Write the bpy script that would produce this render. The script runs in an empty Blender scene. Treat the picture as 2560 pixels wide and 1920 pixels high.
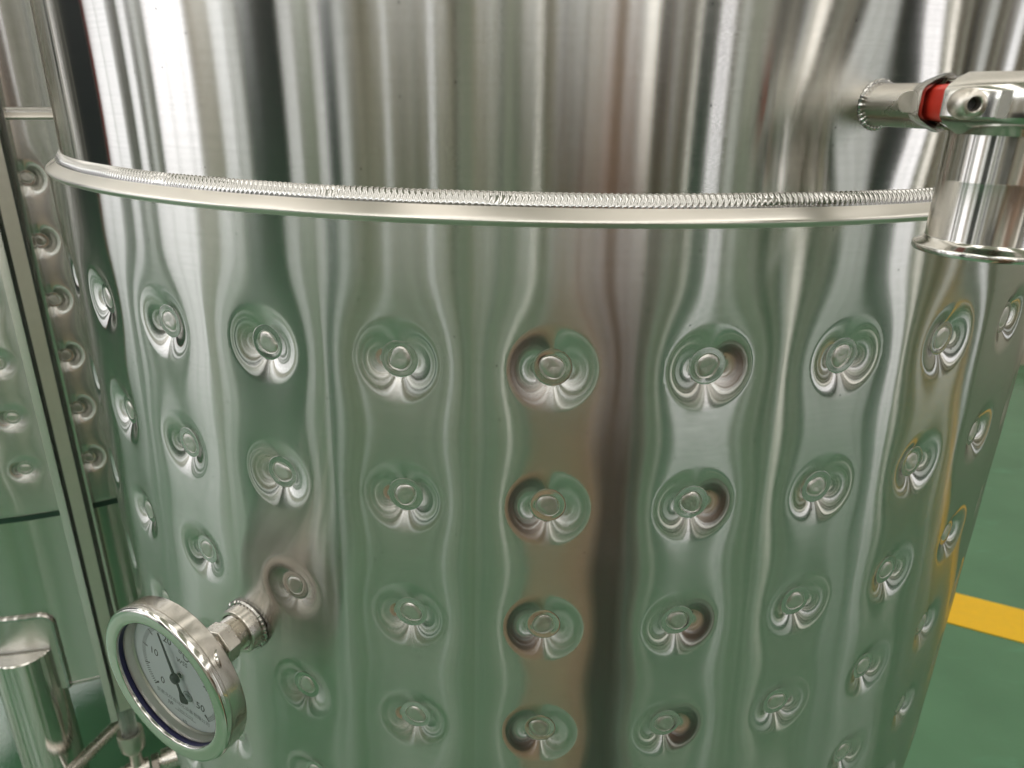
import bpy, math, random
import numpy as np
from mathutils import Matrix, Vector
R = math.radians
random.seed(7); rng = np.random.default_rng(7)
SC = bpy.context.scene
COL = SC.collection
H = 1.55                      # height of the lens above the floor; tank axis is the world z axis

# ------------------------------------------------------------------ camera
def make_camera():
    cd = bpy.data.cameras.new('camera'); cam = bpy.data.objects.new('camera', cd); COL.objects.link(cam)
    f = Vector((-0.0380861, 0.92986953, -0.36591271)); r = Vector((0.99884288, 0.04618649, 0.01340587)); u = Vector((-0.02936594, 0.36497873, 0.93055262))
    m = Matrix.Identity(4)
    for i in range(3):
        m[i][0] = r[i]; m[i][1] = u[i]; m[i][2] = -f[i]
    m[0][3], m[1][3], m[2][3] = 0.0, -0.97943387, H
    cam.matrix_world = m
    cd.sensor_width = 36; cd.lens = 18 / math.tan(R(69.934) / 2)
    cd.clip_start = 0.02; cd.clip_end = 100
    cd.dof.use_dof = True; cd.dof.focus_distance = 0.52; cd.dof.aperture_fstop = 11
    SC.camera = cam
make_camera()

# ------------------------------------------------------------------ world, exposure
w = bpy.data.worlds.new('World'); SC.world = w; w.use_nodes = True
w.node_tree.nodes['Background'].inputs[0].default_value = (0.8, 0.85, 0.9, 1)
w.node_tree.nodes['Background'].inputs[1].default_value = 0.3
SC.view_settings.view_transform = 'Standard'; SC.view_settings.look = 'None'
SC.view_settings.exposure = 0.27; SC.view_settings.gamma = 1.0; SC.view_settings.use_curve_mapping = False
SC.cycles.use_denoising = True
SC.cycles.max_bounces = 10; SC.cycles.glossy_bounces = 6; SC.cycles.transmission_bounces = 8; SC.cycles.transparent_max_bounces = 8
SC.cycles.sample_clamp_indirect = 8.0
SC.cycles.blur_glossy = 0.3

CEIL_EMIT = 2.5               # radiance of the ceiling strip lights
WIN_EMIT = 2.1                # base radiance of the glowing window panes

# ------------------------------------------------------------------ materials
def nmat(name):
    m = bpy.data.materials.new(name); m.use_nodes = True
    nt = m.node_tree; b = nt.nodes['Principled BSDF']
    return m, nt, b
def N(nt, t, **kw):
    n = nt.nodes.new(t)
    for k, v in kw.items():
        if k.startswith('i_'): n.inputs[k[2:]].default_value = v
        else: setattr(n, k, v)
    return n
def plain(name, col, rough=0.5, metal=0.0, noise=0.0, scale=30.0, bump=0.0, coat=0.0):
    m, nt, b = nmat(name)
    b.inputs['Base Color'].default_value = (*col, 1); b.inputs['Roughness'].default_value = rough; b.inputs['Metallic'].default_value = metal
    b.inputs['Coat Weight'].default_value = coat
    if noise or bump:
        tc = N(nt, 'ShaderNodeTexCoord'); nz = N(nt, 'ShaderNodeTexNoise'); nz.inputs['Scale'].default_value = scale; nz.inputs['Detail'].default_value = 6
        nt.links.new(tc.outputs['Object'], nz.inputs['Vector'])
        if noise:
            mp = N(nt, 'ShaderNodeMapRange'); mp.inputs[3].default_value = max(0.02, rough - noise); mp.inputs[4].default_value = min(1, rough + noise)
            nt.links.new(nz.outputs['Fac'], mp.inputs[0]); nt.links.new(mp.outputs[0], b.inputs['Roughness'])
            mx = N(nt, 'ShaderNodeMix', data_type='RGBA'); mx.inputs[6].default_value = (*[c * (1 - .6 * noise) for c in col], 1); mx.inputs[7].default_value = (*[min(1, c * (1 + .6 * noise)) for c in col], 1)
            nt.links.new(nz.outputs['Fac'], mx.inputs[0]); nt.links.new(mx.outputs[2], b.inputs['Base Color'])
        if bump:
            bp = N(nt, 'ShaderNodeBump'); bp.inputs['Strength'].default_value = 1; bp.inputs['Distance'].default_value = bump
            nt.links.new(nz.outputs['Fac'], bp.inputs['Height']); nt.links.new(bp.outputs[0], b.inputs['Normal'])
    return m
def brushed(name, col, rough, haze=(.03, .45), mix=.12, grain=.00001, uvt=False, uvname='UVMap'):
    # sheet metal ground round the tank: fine circumferential grain, smears reflections up and down
    m, nt, b = nmat(name); out = nt.nodes['Material Output']
    tg = N(nt, 'ShaderNodeTangent', direction_type='UV_MAP', uv_map=uvname) if uvt else N(nt, 'ShaderNodeTangent', direction_type='RADIAL', axis='Z')
    uv = N(nt, 'ShaderNodeUVMap', uv_map=uvname)
    mp = N(nt, 'ShaderNodeMapping'); mp.inputs['Scale'].default_value = (6, 2600, 1); nt.links.new(uv.outputs[0], mp.inputs[0])
    nz = N(nt, 'ShaderNodeTexNoise'); nz.inputs['Scale'].default_value = 1; nz.inputs['Detail'].default_value = 4; nt.links.new(mp.outputs[0], nz.inputs['Vector'])
    mp2 = N(nt, 'ShaderNodeMapping'); mp2.inputs['Scale'].default_value = (7, 420, 1); nt.links.new(uv.outputs[0], mp2.inputs[0])
    n2 = N(nt, 'ShaderNodeTexNoise'); n2.inputs['Scale'].default_value = 1; n2.inputs['Detail'].default_value = 8; n2.inputs['Roughness'].default_value = .7; nt.links.new(mp2.outputs[0], n2.inputs['Vector'])
    mc = N(nt, 'ShaderNodeMix', data_type='RGBA'); mc.inputs[6].default_value = (*[c * .90 for c in col], 1); mc.inputs[7].default_value = (*[min(1, c * 1.10) for c in col], 1)
    nt.links.new(n2.outputs['Fac'], mc.inputs[0])
    vo = N(nt, 'ShaderNodeTexVoronoi', voronoi_dimensions='2D'); vo.inputs['Scale'].default_value = 34; nt.links.new(uv.outputs[0], vo.inputs['Vector'])
    sp = N(nt, 'ShaderNodeMapRange'); sp.inputs[1].default_value = .012; sp.inputs[2].default_value = .03; sp.inputs[3].default_value = .45; sp.inputs[4].default_value = 1
    nt.links.new(vo.outputs['Distance'], sp.inputs[0])
    gt = N(nt, 'ShaderNodeSeparateColor'); nt.links.new(vo.outputs['Color'], gt.inputs[0])
    th_ = N(nt, 'ShaderNodeMath', operation='GREATER_THAN'); th_.inputs[1].default_value = .22; nt.links.new(gt.outputs[0], th_.inputs[0])
    mm = N(nt, 'ShaderNodeMath', operation='MAXIMUM'); nt.links.new(sp.outputs[0], mm.inputs[0]); nt.links.new(th_.outputs[0], mm.inputs[1])
    ms = N(nt, 'ShaderNodeMix', data_type='RGBA', blend_type='MULTIPLY'); ms.inputs[0].default_value = 1
    nt.links.new(mc.outputs[2], ms.inputs[6]); nt.links.new(mm.outputs[0], ms.inputs[7]); mc = ms
    bp = N(nt, 'ShaderNodeBump'); bp.inputs['Strength'].default_value = 1; bp.inputs['Distance'].default_value = grain
    nt.links.new(nz.outputs['Fac'], bp.inputs['Height'])
    nt.nodes.remove(b); lobes = []
    for ax, ay in (rough, haze):                       # slope widths along and across the grain
        q = N(nt, 'ShaderNodeBsdfAnisotropic'); q.distribution = 'GGX' if lobes else 'BECKMANN'
        q.inputs['Roughness'].default_value = (ax * ay) ** .25; q.inputs['Anisotropy'].default_value = 1 - math.sqrt(ax / ay)
        nt.links.new(tg.outputs[0], q.inputs['Tangent']); nt.links.new(mc.outputs[2], q.inputs['Color']); nt.links.new(bp.outputs[0], q.inputs['Normal']); lobes.append(q)
    b, b2 = lobes
    mp3 = N(nt, 'ShaderNodeMapping'); mp3.inputs['Scale'].default_value = (9, 16, 1); nt.links.new(uv.outputs[0], mp3.inputs[0])
    n3 = N(nt, 'ShaderNodeTexNoise'); n3.inputs['Scale'].default_value = 1; n3.inputs['Detail'].default_value = 7; n3.inputs['Roughness'].default_value = .65; nt.links.new(mp3.outputs[0], n3.inputs['Vector'])
    mr = N(nt, 'ShaderNodeMapRange'); mr.inputs[1].default_value = .35; mr.inputs[2].default_value = .7; mr.inputs[3].default_value = mix * .7; mr.inputs[4].default_value = mix * 1.9
    nt.links.new(n3.outputs['Fac'], mr.inputs[0])
    mx = N(nt, 'ShaderNodeMixShader'); nt.links.new(mr.outputs[0], mx.inputs[0]); nt.links.new(b.outputs[0], mx.inputs[1]); nt.links.new(b2.outputs[0], mx.inputs[2]); nt.links.new(mx.outputs[0], out.inputs[0])
    return m
def cladding(name, lo, hi, axis, scale, rough=.45):
    # ribbed wall sheets: every rib its own tone along the wall
    m, nt, b = nmat(name); b.inputs['Roughness'].default_value = rough
    tc = N(nt, 'ShaderNodeTexCoord'); d = N(nt, 'ShaderNodeVectorMath', operation='DOT_PRODUCT'); d.inputs[1].default_value = axis
    nt.links.new(tc.outputs['Object'], d.inputs[0])
    nz = N(nt, 'ShaderNodeTexNoise', noise_dimensions='1D'); nz.inputs['Scale'].default_value = scale * .6; nz.inputs['Detail'].default_value = 6; nz.inputs['Roughness'].default_value = .7
    nt.links.new(d.outputs['Value'], nz.inputs['W'])
    mp = N(nt, 'ShaderNodeMapRange'); mp.inputs[1].default_value = .36; mp.inputs[2].default_value = .64; nt.links.new(nz.outputs['Fac'], mp.inputs[0])
    prev = mp.outputs[0]
    for freq, amt in ((scale * 1.35, .55), (scale * 3.4, .42)):
        mu = N(nt, 'ShaderNodeMath', operation='MULTIPLY'); mu.inputs[1].default_value = freq; nt.links.new(d.outputs['Value'], mu.inputs[0])
        fl = N(nt, 'ShaderNodeMath', operation='FLOOR'); nt.links.new(mu.outputs[0], fl.inputs[0])
        wn = N(nt, 'ShaderNodeTexWhiteNoise', noise_dimensions='1D'); nt.links.new(fl.outputs[0], wn.inputs['W'])
        mf = N(nt, 'ShaderNodeMix', data_type='FLOAT'); mf.inputs[0].default_value = amt; nt.links.new(prev, mf.inputs[2]); nt.links.new(wn.outputs['Value'], mf.inputs[3]); prev = mf.outputs[0]
    class _o: pass
    mp = _o(); mp.outputs = [prev]
    mx = N(nt, 'ShaderNodeMix', data_type='RGBA'); mx.inputs[6].default_value = (*lo, 1); mx.inputs[7].default_value = (*hi, 1)
    nt.links.new(mp.outputs[0], mx.inputs[0]); nt.links.new(mx.outputs[2], b.inputs['Base Color'])
    return m
def emit(name, col, s):
    m = bpy.data.materials.new(name); m.use_nodes = True; nt = m.node_tree; nt.nodes.clear()
    e = N(nt, 'ShaderNodeEmission'); e.inputs[0].default_value = (*col, 1); e.inputs[1].default_value = s
    o = N(nt, 'ShaderNodeOutputMaterial'); nt.links.new(e.outputs[0], o.inputs[0])
    return m
M = {}
M['jacket'] = brushed('brushed_jacket_steel', (.60, .59, .56), (.0024, .27), (.02, .7), .06)
M['shell'] = brushed('brushed_shell_steel', (.60, .59, .56), (.0018, .16), (.03, .45), .015)
M['rim'] = plain('satin_rim_steel', (.70, .67, .62), .33, 1, .16, 13)
M['weld'] = plain('weld_steel', (.50, .49, .47), .17, 1, .03, 300)
M['plug'] = plain('plug_weld_steel', (.64, .62, .58), .42, 1, .14, 330, .0004)
M['washer'] = brushed('pressed_dimple_steel', (.60, .59, .56), (.010, .14), (.05, .45), .12, .00001, True)
M['tube'] = brushed('brushed_pipe_steel', (.66, .64, .60), (.006, .05), (.03, .3), .12, .000005)
M['polish'] = plain('polished_steel', (.70, .68, .64), .13, 1, .02, 120)
M['case'] = plain('gauge_case_steel', (.66, .63, .58), .19, 1, .02, 120)
M['satin'] = plain('satin_steel', (.62, .59, .54), .27, 1, .03, 80)
M['dull'] = plain('dull_cast_steel', (.68, .64, .58), .38, 1, .10, 120, .0002)
M['brass'] = plain('straw_tinted_thread_steel', (.60, .57, .51), .25, 1, .1, 200)
M['red'] = plain('red_silicone', (.55, .03, .015), .45, 0, .1, 60)
M['seam_shade'] = plain('painted_seam_shade', (.016, .045, .03), .35)  # dark reflection under the jacket edge, put into the colour
M['dark'] = plain('dark_recess', (.015, .015, .015), .6)
M['black'] = plain('black_paint', (.012, .014, .016), .38, 0)
M['ink'] = plain('black_ink', (.02, .02, .022), .6)
M['greyink'] = plain('grey_ink', (.22, .24, .25), .6)
M['navy'] = plain('navy_rubber', (.006, .006, .05), .5)
M['dial'] = plain('white_dial_enamel', (.84, .89, .91), .35, 0, .02, 20)
M['green'] = None
M['cream'] = plain('cream_wall_paint', (.66, .63, .56), .55, 0, .06, 3)
M['sage'] = cladding('pale_sage_cladding', (.23, .20, .165), (.66, .60, .515), (0.91706, -0.39875, 0), 4.5)
M['grey_clad'] = cladding('grey_end_cladding', (.05, .052, .052), (.52, .50, .49), (0.39875, 0.91706, 0), 4.5)
M['sage_dark'] = plain('dull_sage_panel', (.40, .42, .36), .45, 0, .06, 3)  # one dull green tone for panels and window frames
M['taupe'] = cladding('taupe_cladding', (.03, .024, .018), (.54, .47, .395), (0.39875, 0.91706, 0), 5.5)
M['skirt'] = plain('taupe_skirting', (.30, .26, .2), .5)
M['white'] = plain('white_paint', (.78, .77, .73), .4)
M['charcoal'] = plain('charcoal_steel', (.02, .022, .024), .5)
M['blueblack'] = plain('blue_black_door', (.018, .024, .03), .4)
M['redpaint'] = plain('red_pipe_paint', (.35, .03, .03), .4)
M['ceiling'] = plain('ceiling_cream', (.80, .76, .67), .7)
M['tan'] = plain('coat_cloth_lit', (.60, .40, .25), .85)  # left coat tail, light on it put into the colour
M['coat'] = plain('brown_coat', (.17, .10, .062), .85)
M['brown'] = plain('coat_cloth_shaded', (.10, .055, .032), .85)  # right coat tail, its shade put into the colour
M['trouser'] = plain('dark_trousers', (.004, .004, .005), .85)
M['skin'] = plain('skin', (.50, .30, .21), .5)
M['hair'] = plain('black_hair', (.01, .008, .007), .5)
M['shoe'] = plain('black_shoe_leather', (.02, .02, .02), .4)
def floor_material():
    m, nt, b = nmat('green_epoxy_floor')
    b.inputs['Specular IOR Level'].default_value = .85
    tc = N(nt, 'ShaderNodeTexCoord')
    n1 = N(nt, 'ShaderNodeTexNoise'); n1.inputs['Scale'].default_value = 2.2; n1.inputs['Detail'].default_value = 5
    mp = N(nt, 'ShaderNodeMapping'); mp.inputs['Scale'].default_value = (3, 9, 1); mp.inputs['Rotation'].default_value = (0, 0, R(20))
    n2 = N(nt, 'ShaderNodeTexNoise'); n2.inputs['Scale'].default_value = 1.6; n2.inputs['Detail'].default_value = 7; n2.inputs['Distortion'].default_value = .6
    n3 = N(nt, 'ShaderNodeTexNoise'); n3.inputs['Scale'].default_value = 140; n3.inputs['Detail'].default_value = 3
    for n in (n1, n3): nt.links.new(tc.outputs['Object'], n.inputs['Vector'])
    nt.links.new(tc.outputs['Object'], mp.inputs[0]); nt.links.new(mp.outputs[0], n2.inputs['Vector'])
    r1 = N(nt, 'ShaderNodeValToRGB'); r1.color_ramp.elements[0].position = .3; r1.color_ramp.elements[1].position = .75
    r1.color_ramp.elements[0].color = (.060, .165, .082, 1); r1.color_ramp.elements[1].color = (.082, .210, .108, 1)
    nt.links.new(n1.outputs['Fac'], r1.inputs[0])
    r2 = N(nt, 'ShaderNodeValToRGB'); r2.color_ramp.elements[0].position = .60; r2.color_ramp.elements[1].position = .74
    r2.color_ramp.elements[0].color = (0, 0, 0, 1); r2.color_ramp.elements[1].color = (1, 1, 1, 1)
    nt.links.new(n2.outputs['Fac'], r2.inputs[0])
    mu = N(nt, 'ShaderNodeMath', operation='MULTIPLY'); mu.inputs[1].default_value = .5; nt.links.new(r2.outputs[0], mu.inputs[0])
    mx = N(nt, 'ShaderNodeMix', data_type='RGBA'); mx.inputs[7].default_value = (.085, .245, .135, 1)
    nt.links.new(mu.outputs[0], mx.inputs[0]); nt.links.new(r1.outputs[0], mx.inputs[6]); nt.links.new(mx.outputs[2], b.inputs['Base Color'])
    mr = N(nt, 'ShaderNodeMapRange'); mr.inputs[3].default_value = .06; mr.inputs[4].default_value = .16
    nt.links.new(n2.outputs['Fac'], mr.inputs[0]); nt.links.new(mr.outputs[0], b.inputs['Roughness'])
    bp = N(nt, 'ShaderNodeBump'); bp.inputs['Strength'].default_value = 1; bp.inputs['Distance'].default_value = .0004
    nt.links.new(n3.outputs['Fac'], bp.inputs['Height']); nt.links.new(bp.outputs[0], b.inputs['Normal'])
    return m
M['green'] = floor_material()
M['yellow'] = plain('yellow_line_paint', (.80, .47, .012), .4, 0, .12, 40, .0003)
def thin_glass(name, tint=(1, 1, 1), rough=0.0):
    m = bpy.data.materials.new(name); m.use_nodes = True; nt = m.node_tree; nt.nodes.clear()
    tr = N(nt, 'ShaderNodeBsdfTransparent'); tr.inputs[0].default_value = (*tint, 1)
    gl = N(nt, 'ShaderNodeBsdfGlossy'); gl.inputs['Roughness'].default_value = rough
    fr = N(nt, 'ShaderNodeFresnel'); fr.inputs[0].default_value = 1.45
    mx = N(nt, 'ShaderNodeMixShader'); o = N(nt, 'ShaderNodeOutputMaterial')
    nt.links.new(fr.outputs[0], mx.inputs[0]); nt.links.new(tr.outputs[0], mx.inputs[1]); nt.links.new(gl.outputs[0], mx.inputs[2]); nt.links.new(mx.outputs[0], o.inputs[0])
    return m
M['lens'] = thin_glass('gauge_lens_glass')
def solid_glass():
    m, nt, b = nmat('level_tube_glass')
    b.inputs['Base Color'].default_value = (.93, .96, .94, 1); b.inputs['Roughness'].default_value = .02; b.inputs['Transmission Weight'].default_value = 1; b.inputs['IOR'].default_value = 1.46
    tl = N(nt, 'ShaderNodeBsdfTranslucent'); tl.inputs[0].default_value = (.85, .9, .87, 1); tr = N(nt, 'ShaderNodeBsdfTransparent'); tr.inputs[0].default_value = (.9, .93, .91, 1)
    m1 = N(nt, 'ShaderNodeMixShader'); m1.inputs[0].default_value = .30; m2 = N(nt, 'ShaderNodeMixShader'); m2.inputs[0].default_value = .45
    nt.links.new(tr.outputs[0], m1.inputs[1]); nt.links.new(tl.outputs[0], m1.inputs[2]); nt.links.new(b.outputs[0], m2.inputs[1]); nt.links.new(m1.outputs[0], m2.inputs[2])
    nt.links.new(m2.outputs[0], nt.nodes['Material Output'].inputs[0])
    return m
M['glass'] = solid_glass()
M['win_hi'] = emit('pane_glow_bright', (.98, .96, 1.0), WIN_EMIT * .85)
M['win_mid'] = emit('pane_glow_soft', (.97, .97, 1.0), WIN_EMIT * .68)
M['win_lo'] = emit('pane_glow_dim', (.93, .95, .93), WIN_EMIT * .36)
M['win_warm'] = emit('pane_glow_warm', (1.0, .95, .88), WIN_EMIT * .9)
M['win_fill'] = emit('added_window_fill', (.95, .98, 1.0), WIN_EMIT * 2.0)
M['lamp'] = emit('lamp_warm_white', (1.0, .96, .90), CEIL_EMIT)

# ------------------------------------------------------------------ object helpers
def tag(o, label=None, cat=None, group=None, kind=None):
    if label: o['label'] = label
    if cat: o['category'] = cat
    if group: o['group'] = group
    if kind: o['kind'] = kind
    return o
def empty(name, mat=None, **kw):
    o = bpy.data.objects.new(name, None); COL.objects.link(o); o.empty_display_size = .05
    if mat is not None: o.matrix_world = mat
    return tag(o, **kw)
def mesh_from(name, v, f, mat, smooth=40):
    me = bpy.data.meshes.new(name)
    me.from_pydata([tuple(p) for p in v], [], [tuple(q) for q in f]); me.validate()
    me.materials.append(mat)
    if smooth:
        me.polygons.foreach_set('use_smooth', [True] * len(me.polygons)); me.set_sharp_from_angle(angle=R(smooth))
    me.update(); return me
def link(name, me, parent=None, mat=None):
    o = bpy.data.objects.new(name, me); COL.objects.link(o)
    if parent is not None: o.parent = parent
    if mat is not None: o.matrix_local = mat
    return o
class MB:
    def __init__(s): s.v = []; s.f = []
    def add(s, v, f, m=None):
        k = len(s.v)
        s.v += [tuple(m @ Vector(p)) for p in v] if m is not None else [tuple(p) for p in v]
        s.f += [tuple(i + k for i in q) for q in f]; return s
    def box(s, a, b, m=None):
        (x0, y0, z0), (x1, y1, z1) = a, b
        return s.add([(x0, y0, z0), (x1, y0, z0), (x1, y1, z0), (x0, y1, z0), (x0, y0, z1), (x1, y0, z1), (x1, y1, z1), (x0, y1, z1)],
                     [(0, 3, 2, 1), (4, 5, 6, 7), (0, 1, 5, 4), (1, 2, 6, 5), (2, 3, 7, 6), (3, 0, 4, 7)], m)
    def lathe(s, prof, seg=48, m=None, closed=False, a0=0.0, a1=2 * math.pi):
        full = abs(a1 - a0 - 2 * math.pi) < 1e-6
        n = len(prof); na = seg if full else seg + 1; v = []; f = []
        for i in range(na):
            a = a0 + (a1 - a0) * i / seg; c, sn = math.cos(a), math.sin(a)
            v += [(r * c, r * sn, h) for r, h in prof]
        for i in range(seg):
            j = (i + 1) % na
            for k in range(n if closed else n - 1):
                k2 = (k + 1) % n
                f.append((i * n + k, j * n + k, j * n + k2, i * n + k2))
        if not full and closed:
            f.append(tuple(range(n - 1, -1, -1))); f.append(tuple((na - 1) * n + k for k in range(n)))
        return s.add(v, f, m)
    def tube(s, pts, r, seg=12, cap=True, m=None):
        pts = [Vector(p) for p in pts]; rr = r if isinstance(r, (list, tuple)) else [r] * len(pts); v = []; f = []
        up = None
        for i, p in enumerate(pts):
            t = (pts[min(i + 1, len(pts) - 1)] - pts[max(i - 1, 0)]).normalized()
            if up is None: up = Vector((0, 0, 1)) if abs(t.z) < .9 else Vector((1, 0, 0))
            x = t.cross(up).normalized(); up = x.cross(t).normalized()
            for k in range(seg):
                a = 2 * math.pi * k / seg; v.append(tuple(p + (x * math.cos(a) + up * math.sin(a)) * rr[i]))
        for i in range(len(pts) - 1):
            for k in range(seg):
                k2 = (k + 1) % seg; f.append((i * seg + k, i * seg + k2, (i + 1) * seg + k2, (i + 1) * seg + k))
        if cap:
            f.append(tuple(range(seg - 1, -1, -1))); f.append(tuple((len(pts) - 1) * seg + k for k in range(seg)))
        return s.add(v, f, m)
    def mesh(s, name, mat, smooth=40): return mesh_from(name, s.v, s.f, mat, smooth)
    def obj(s, name, mat, parent=None, smooth=40): return link(name, s.mesh(name, mat, smooth), parent)
def ring_weld(mb, radius, bead, n, m=None, jitter=.15, sub=4, seg=8):
    v = []; f = []; k = n * sub
    for i in range(k):
        a = 2 * math.pi * i / k; ph = (i % sub) / sub
        q = bead * (.78 + .34 * (1 - ph)) * (1 + jitter * (random.random() - .5))
        for j in range(seg):
            b = 2 * math.pi * j / seg
            rr = radius + q * math.cos(b); v.append((rr * math.cos(a), rr * math.sin(a), q * .8 * math.sin(b)))
    for i in range(k):
        for j in range(seg):
            i2, j2 = (i + 1) % k, (j + 1) % seg
            f.append((i * seg + j, i2 * seg + j, i2 * seg + j2, i * seg + j2))
    return mb.add(v, f, m)
def frame(origin, z, x=None):
    z = Vector(z).normalized(); x = Vector(x) if x else (Vector((0, 0, 1)).cross(z) if abs(z.z) < .9 else Vector((1, 0, 0)))
    y = z.cross(x).normalized(); x = y.cross(z).normalized()
    m = Matrix.Identity(4)
    for i in range(3): m[i][0], m[i][1], m[i][2], m[i][3] = x[i], y[i], z[i], origin[i]
    return m
def radial(azd, L, z):
    a = R(azd); return Vector((math.sin(a) * L, -math.cos(a) * L, z))

# ------------------------------------------------------------------ the hall
TH = R(23.5); E1 = Vector((math.cos(TH), -math.sin(TH), 0)); E2 = Vector((math.sin(TH), math.cos(TH), 0))
HALL = Matrix(((E1.x, E2.x, 0, 0), (E1.y, E2.y, 0, 0), (0, 0, 1, 0), (0, 0, 0, 1)))   # hall axes: a along the tank row, b towards the back wall
AL, AR, BF, BB, ZC = -8.0, 7.0, -6.5, 4.5, 5.4
def hall_box(name, a, b, mat, **kw):
    o = MB().box(a, b, HALL).obj(name, mat, None, 0); return tag(o, **kw)
hall_box('floor', (AL - .3, BF - .3, -.2), (AR + .3, BB + .3, 0), M['green'], kind='structure')
hall_box('floor_marking', (AL + .5, 1.431, .0), (AR - .5, 1.614, .004), M['yellow'], kind='structure')
hall_box('wall', (AL, BB, 0), (AR, BB + .2, ZC), M['cream'], kind='structure')
hall_box('wall', (AL, BF - .2, 0), (AR, BF, ZC), M['sage'], kind='structure')
hall_box('wall', (AL - .2, BF - .2, 0), (AL, BB + .2, ZC), M['grey_clad'], kind='structure')
hall_box('wall', (AR, BF - .2, 0), (AR + .2, BB + .2, ZC), M['taupe'], kind='structure')
hall_box('ceiling', (AL - .2, BF - .2, ZC), (AR + .2, BB + .2, ZC + .2), M['ceiling'], kind='structure')
tag(MB().box((AL, BB - .02, 0), (AR, BB, .12), HALL).obj('skirting', M['skirt'], None, 0), kind='structure')
for i in range(7):                                                   # hanging strip lights
    a = -6.9 + i * 2.15
    e = empty('ceiling_light', HALL @ Matrix.Translation((a, -1.2, ZC - .55)), label='long warm white strip light hanging from the hall ceiling', cat='ceiling light', group='strip lights hanging from the ceiling')
    MB().box((-.42, -4.9, -.05), (.42, 4.9, 0)).obj('diffuser', M['lamp'], e, 0)
    MB().box((-.44, -4.95, .002), (.44, 4.95, .05)).obj('housing', M['white'], e, 0)
def window(wall, c0, c1, mat, mull=0, z0=.12, z1=3.9):
    # a glowing window pane put on unseen wall L/F/R between wall coordinates c0..c1
    e = empty('window', label='glowing window pane put on an unseen hall wall', cat='window', group='glowing panes put on the unseen hall walls')
    def bx(p, q, d0, d1, za, zb):
        if wall == 'L': return ((AL + d0, p, za), (AL + d1, q, zb))
        if wall == 'R': return ((AR - d1, p, za), (AR - d0, q, zb))
        return ((p, BF + d0, za), (q, BF + d1, zb))
    MB().box(*bx(c0, c1, .005, .015, z0, z1), HALL).obj('pane', mat, e, 0)
    fb = MB()
    for k in range(mull):
        x = c0 + (c1 - c0) * (k + 1) / (mull + 1); fb.box(*bx(x - .018, x + .018, .016, .045, z0, z1), HALL)
    fb.box(*bx(c0 - .03, c0, .002, .05, z0 - .04, z1 + .04), HALL); fb.box(*bx(c1, c1 + .03, .002, .05, z0 - .04, z1 + .04), HALL)
    fb.box(*bx(c0, c1, .002, .05, z1, z1 + .04), HALL); fb.box(*bx(c0, c1, .002, .05, z0 - .04, z0), HALL)
    fb.obj('frame', M['sage_dark'], e, 0)  # frame of the glowing pane put on the unseen wall
def upright(wall, c0, c1, mat, name, label, cat, group, d=.10, z1=ZC - .01):
    if wall == 'L': a, b = (AL + .001, c0, 0), (AL + d, c1, z1)
    elif wall == 'R': a, b = (AR - d, c0, 0), (AR - .001, c1, z1)
    else: a, b = (c0, BF + .001, 0), (c1, BF + d, z1)
    hall_box(name, a, b, mat, label=label, cat=cat, group=group)
def pipe(wall, c, r, mat, d=.15):  # upright added on an unseen wall, mirrored as a stripe in the steel
    p = {'L': (AL + d, c), 'R': (AR - d, c), 'F': (c, BF + d)}[wall]
    o = MB().tube([HALL @ Vector((p[0], p[1], 0.0)), HALL @ Vector((p[0], p[1], ZC - .02))], r, 12).obj('stripe_pipe', mat, None)
    tag(o, 'upright pipe added on an unseen hall wall to stripe the steel', 'pipe', 'pipes added on the unseen hall walls')
# left end wall
upright('L', -1.50, -.35, M['blueblack'], 'tall_door', 'tall blue black door on the left end wall', 'door', 'tall dark doors')
upright('L', .25, .75, M['charcoal'], 'steel_column', 'dark steel column against the hall wall', 'column', 'steel columns along the walls', .2)
pipe('L', -1.62, .045, M['redpaint'])
window('L', -2.78, -1.72, M['win_mid'], 1); window('L', -3.80, -3.40, M['win_mid'], 0); window('L', -4.42, -4.12, M['win_lo'], 0)
window('L', -6.45, -4.80, M['win_hi'], 1)
# front wall, behind the photographer
window('F', -7.95, -7.42, M['win_hi'], 0); window('F', -6.10, -5.52, M['win_mid'], 2); window('F', -5.42, -5.0, M['win_lo'], 0)
upright('F', -4.86, -3.50, M['charcoal'], 'tall_door', 'charcoal roller door on the front wall', 'door', 'tall dark doors')
window('F', -3.40, -3.03, M['win_mid'], 3); window('F', -2.45, -2.22, M['win_mid'], 2)
upright('F', -2.95, -2.52, M['sage_dark'], 'wall_panel', 'flat dull green panel on the front wall', 'panel', 'flat panels on the walls', .03)
upright('F', -2.16, -1.90, M['charcoal'], 'steel_column', 'dark steel column against the hall wall', 'column', 'steel columns along the walls', .2)
window('F', -1.86, -1.62, M['win_lo'], 0)
window('F', -.765, -.715, M['win_mid'], 0); window('F', .18, .24, M['win_mid'], 0); pipe('F', -.2, .012, M['sage_dark']); pipe('F', .5, .014, M['charcoal']); pipe('F', -1.2, .015, M['charcoal'])  # narrow glowing slits and thin pipes added to draw lines in the steel
upright('F', .71, 1.06, M['sage_dark'], 'wall_panel', 'flat dull green panel on the front wall', 'panel', 'flat panels on the walls', .03)
upright('F', 1.64, 2.11, M['sage_dark'], 'wall_panel', 'flat dull green panel on the front wall', 'panel', 'flat panels on the walls', .03)
window('F', 2.50, 2.58, M['win_warm'], 0); window('F', 5.62, 6.12, M['win_warm'], 2)
upright('F', 6.2, 6.6, M['charcoal'], 'steel_column', 'dark steel column against the hall wall', 'column', 'steel columns along the walls', .2)
for k in range(7): window('F', -7.6 + 2.1 * k, -5.9 + 2.1 * k, M['win_fill'], 3, 4.15, 5.3)  # high glowing panes added on the unseen wall to brighten the dial
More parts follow.
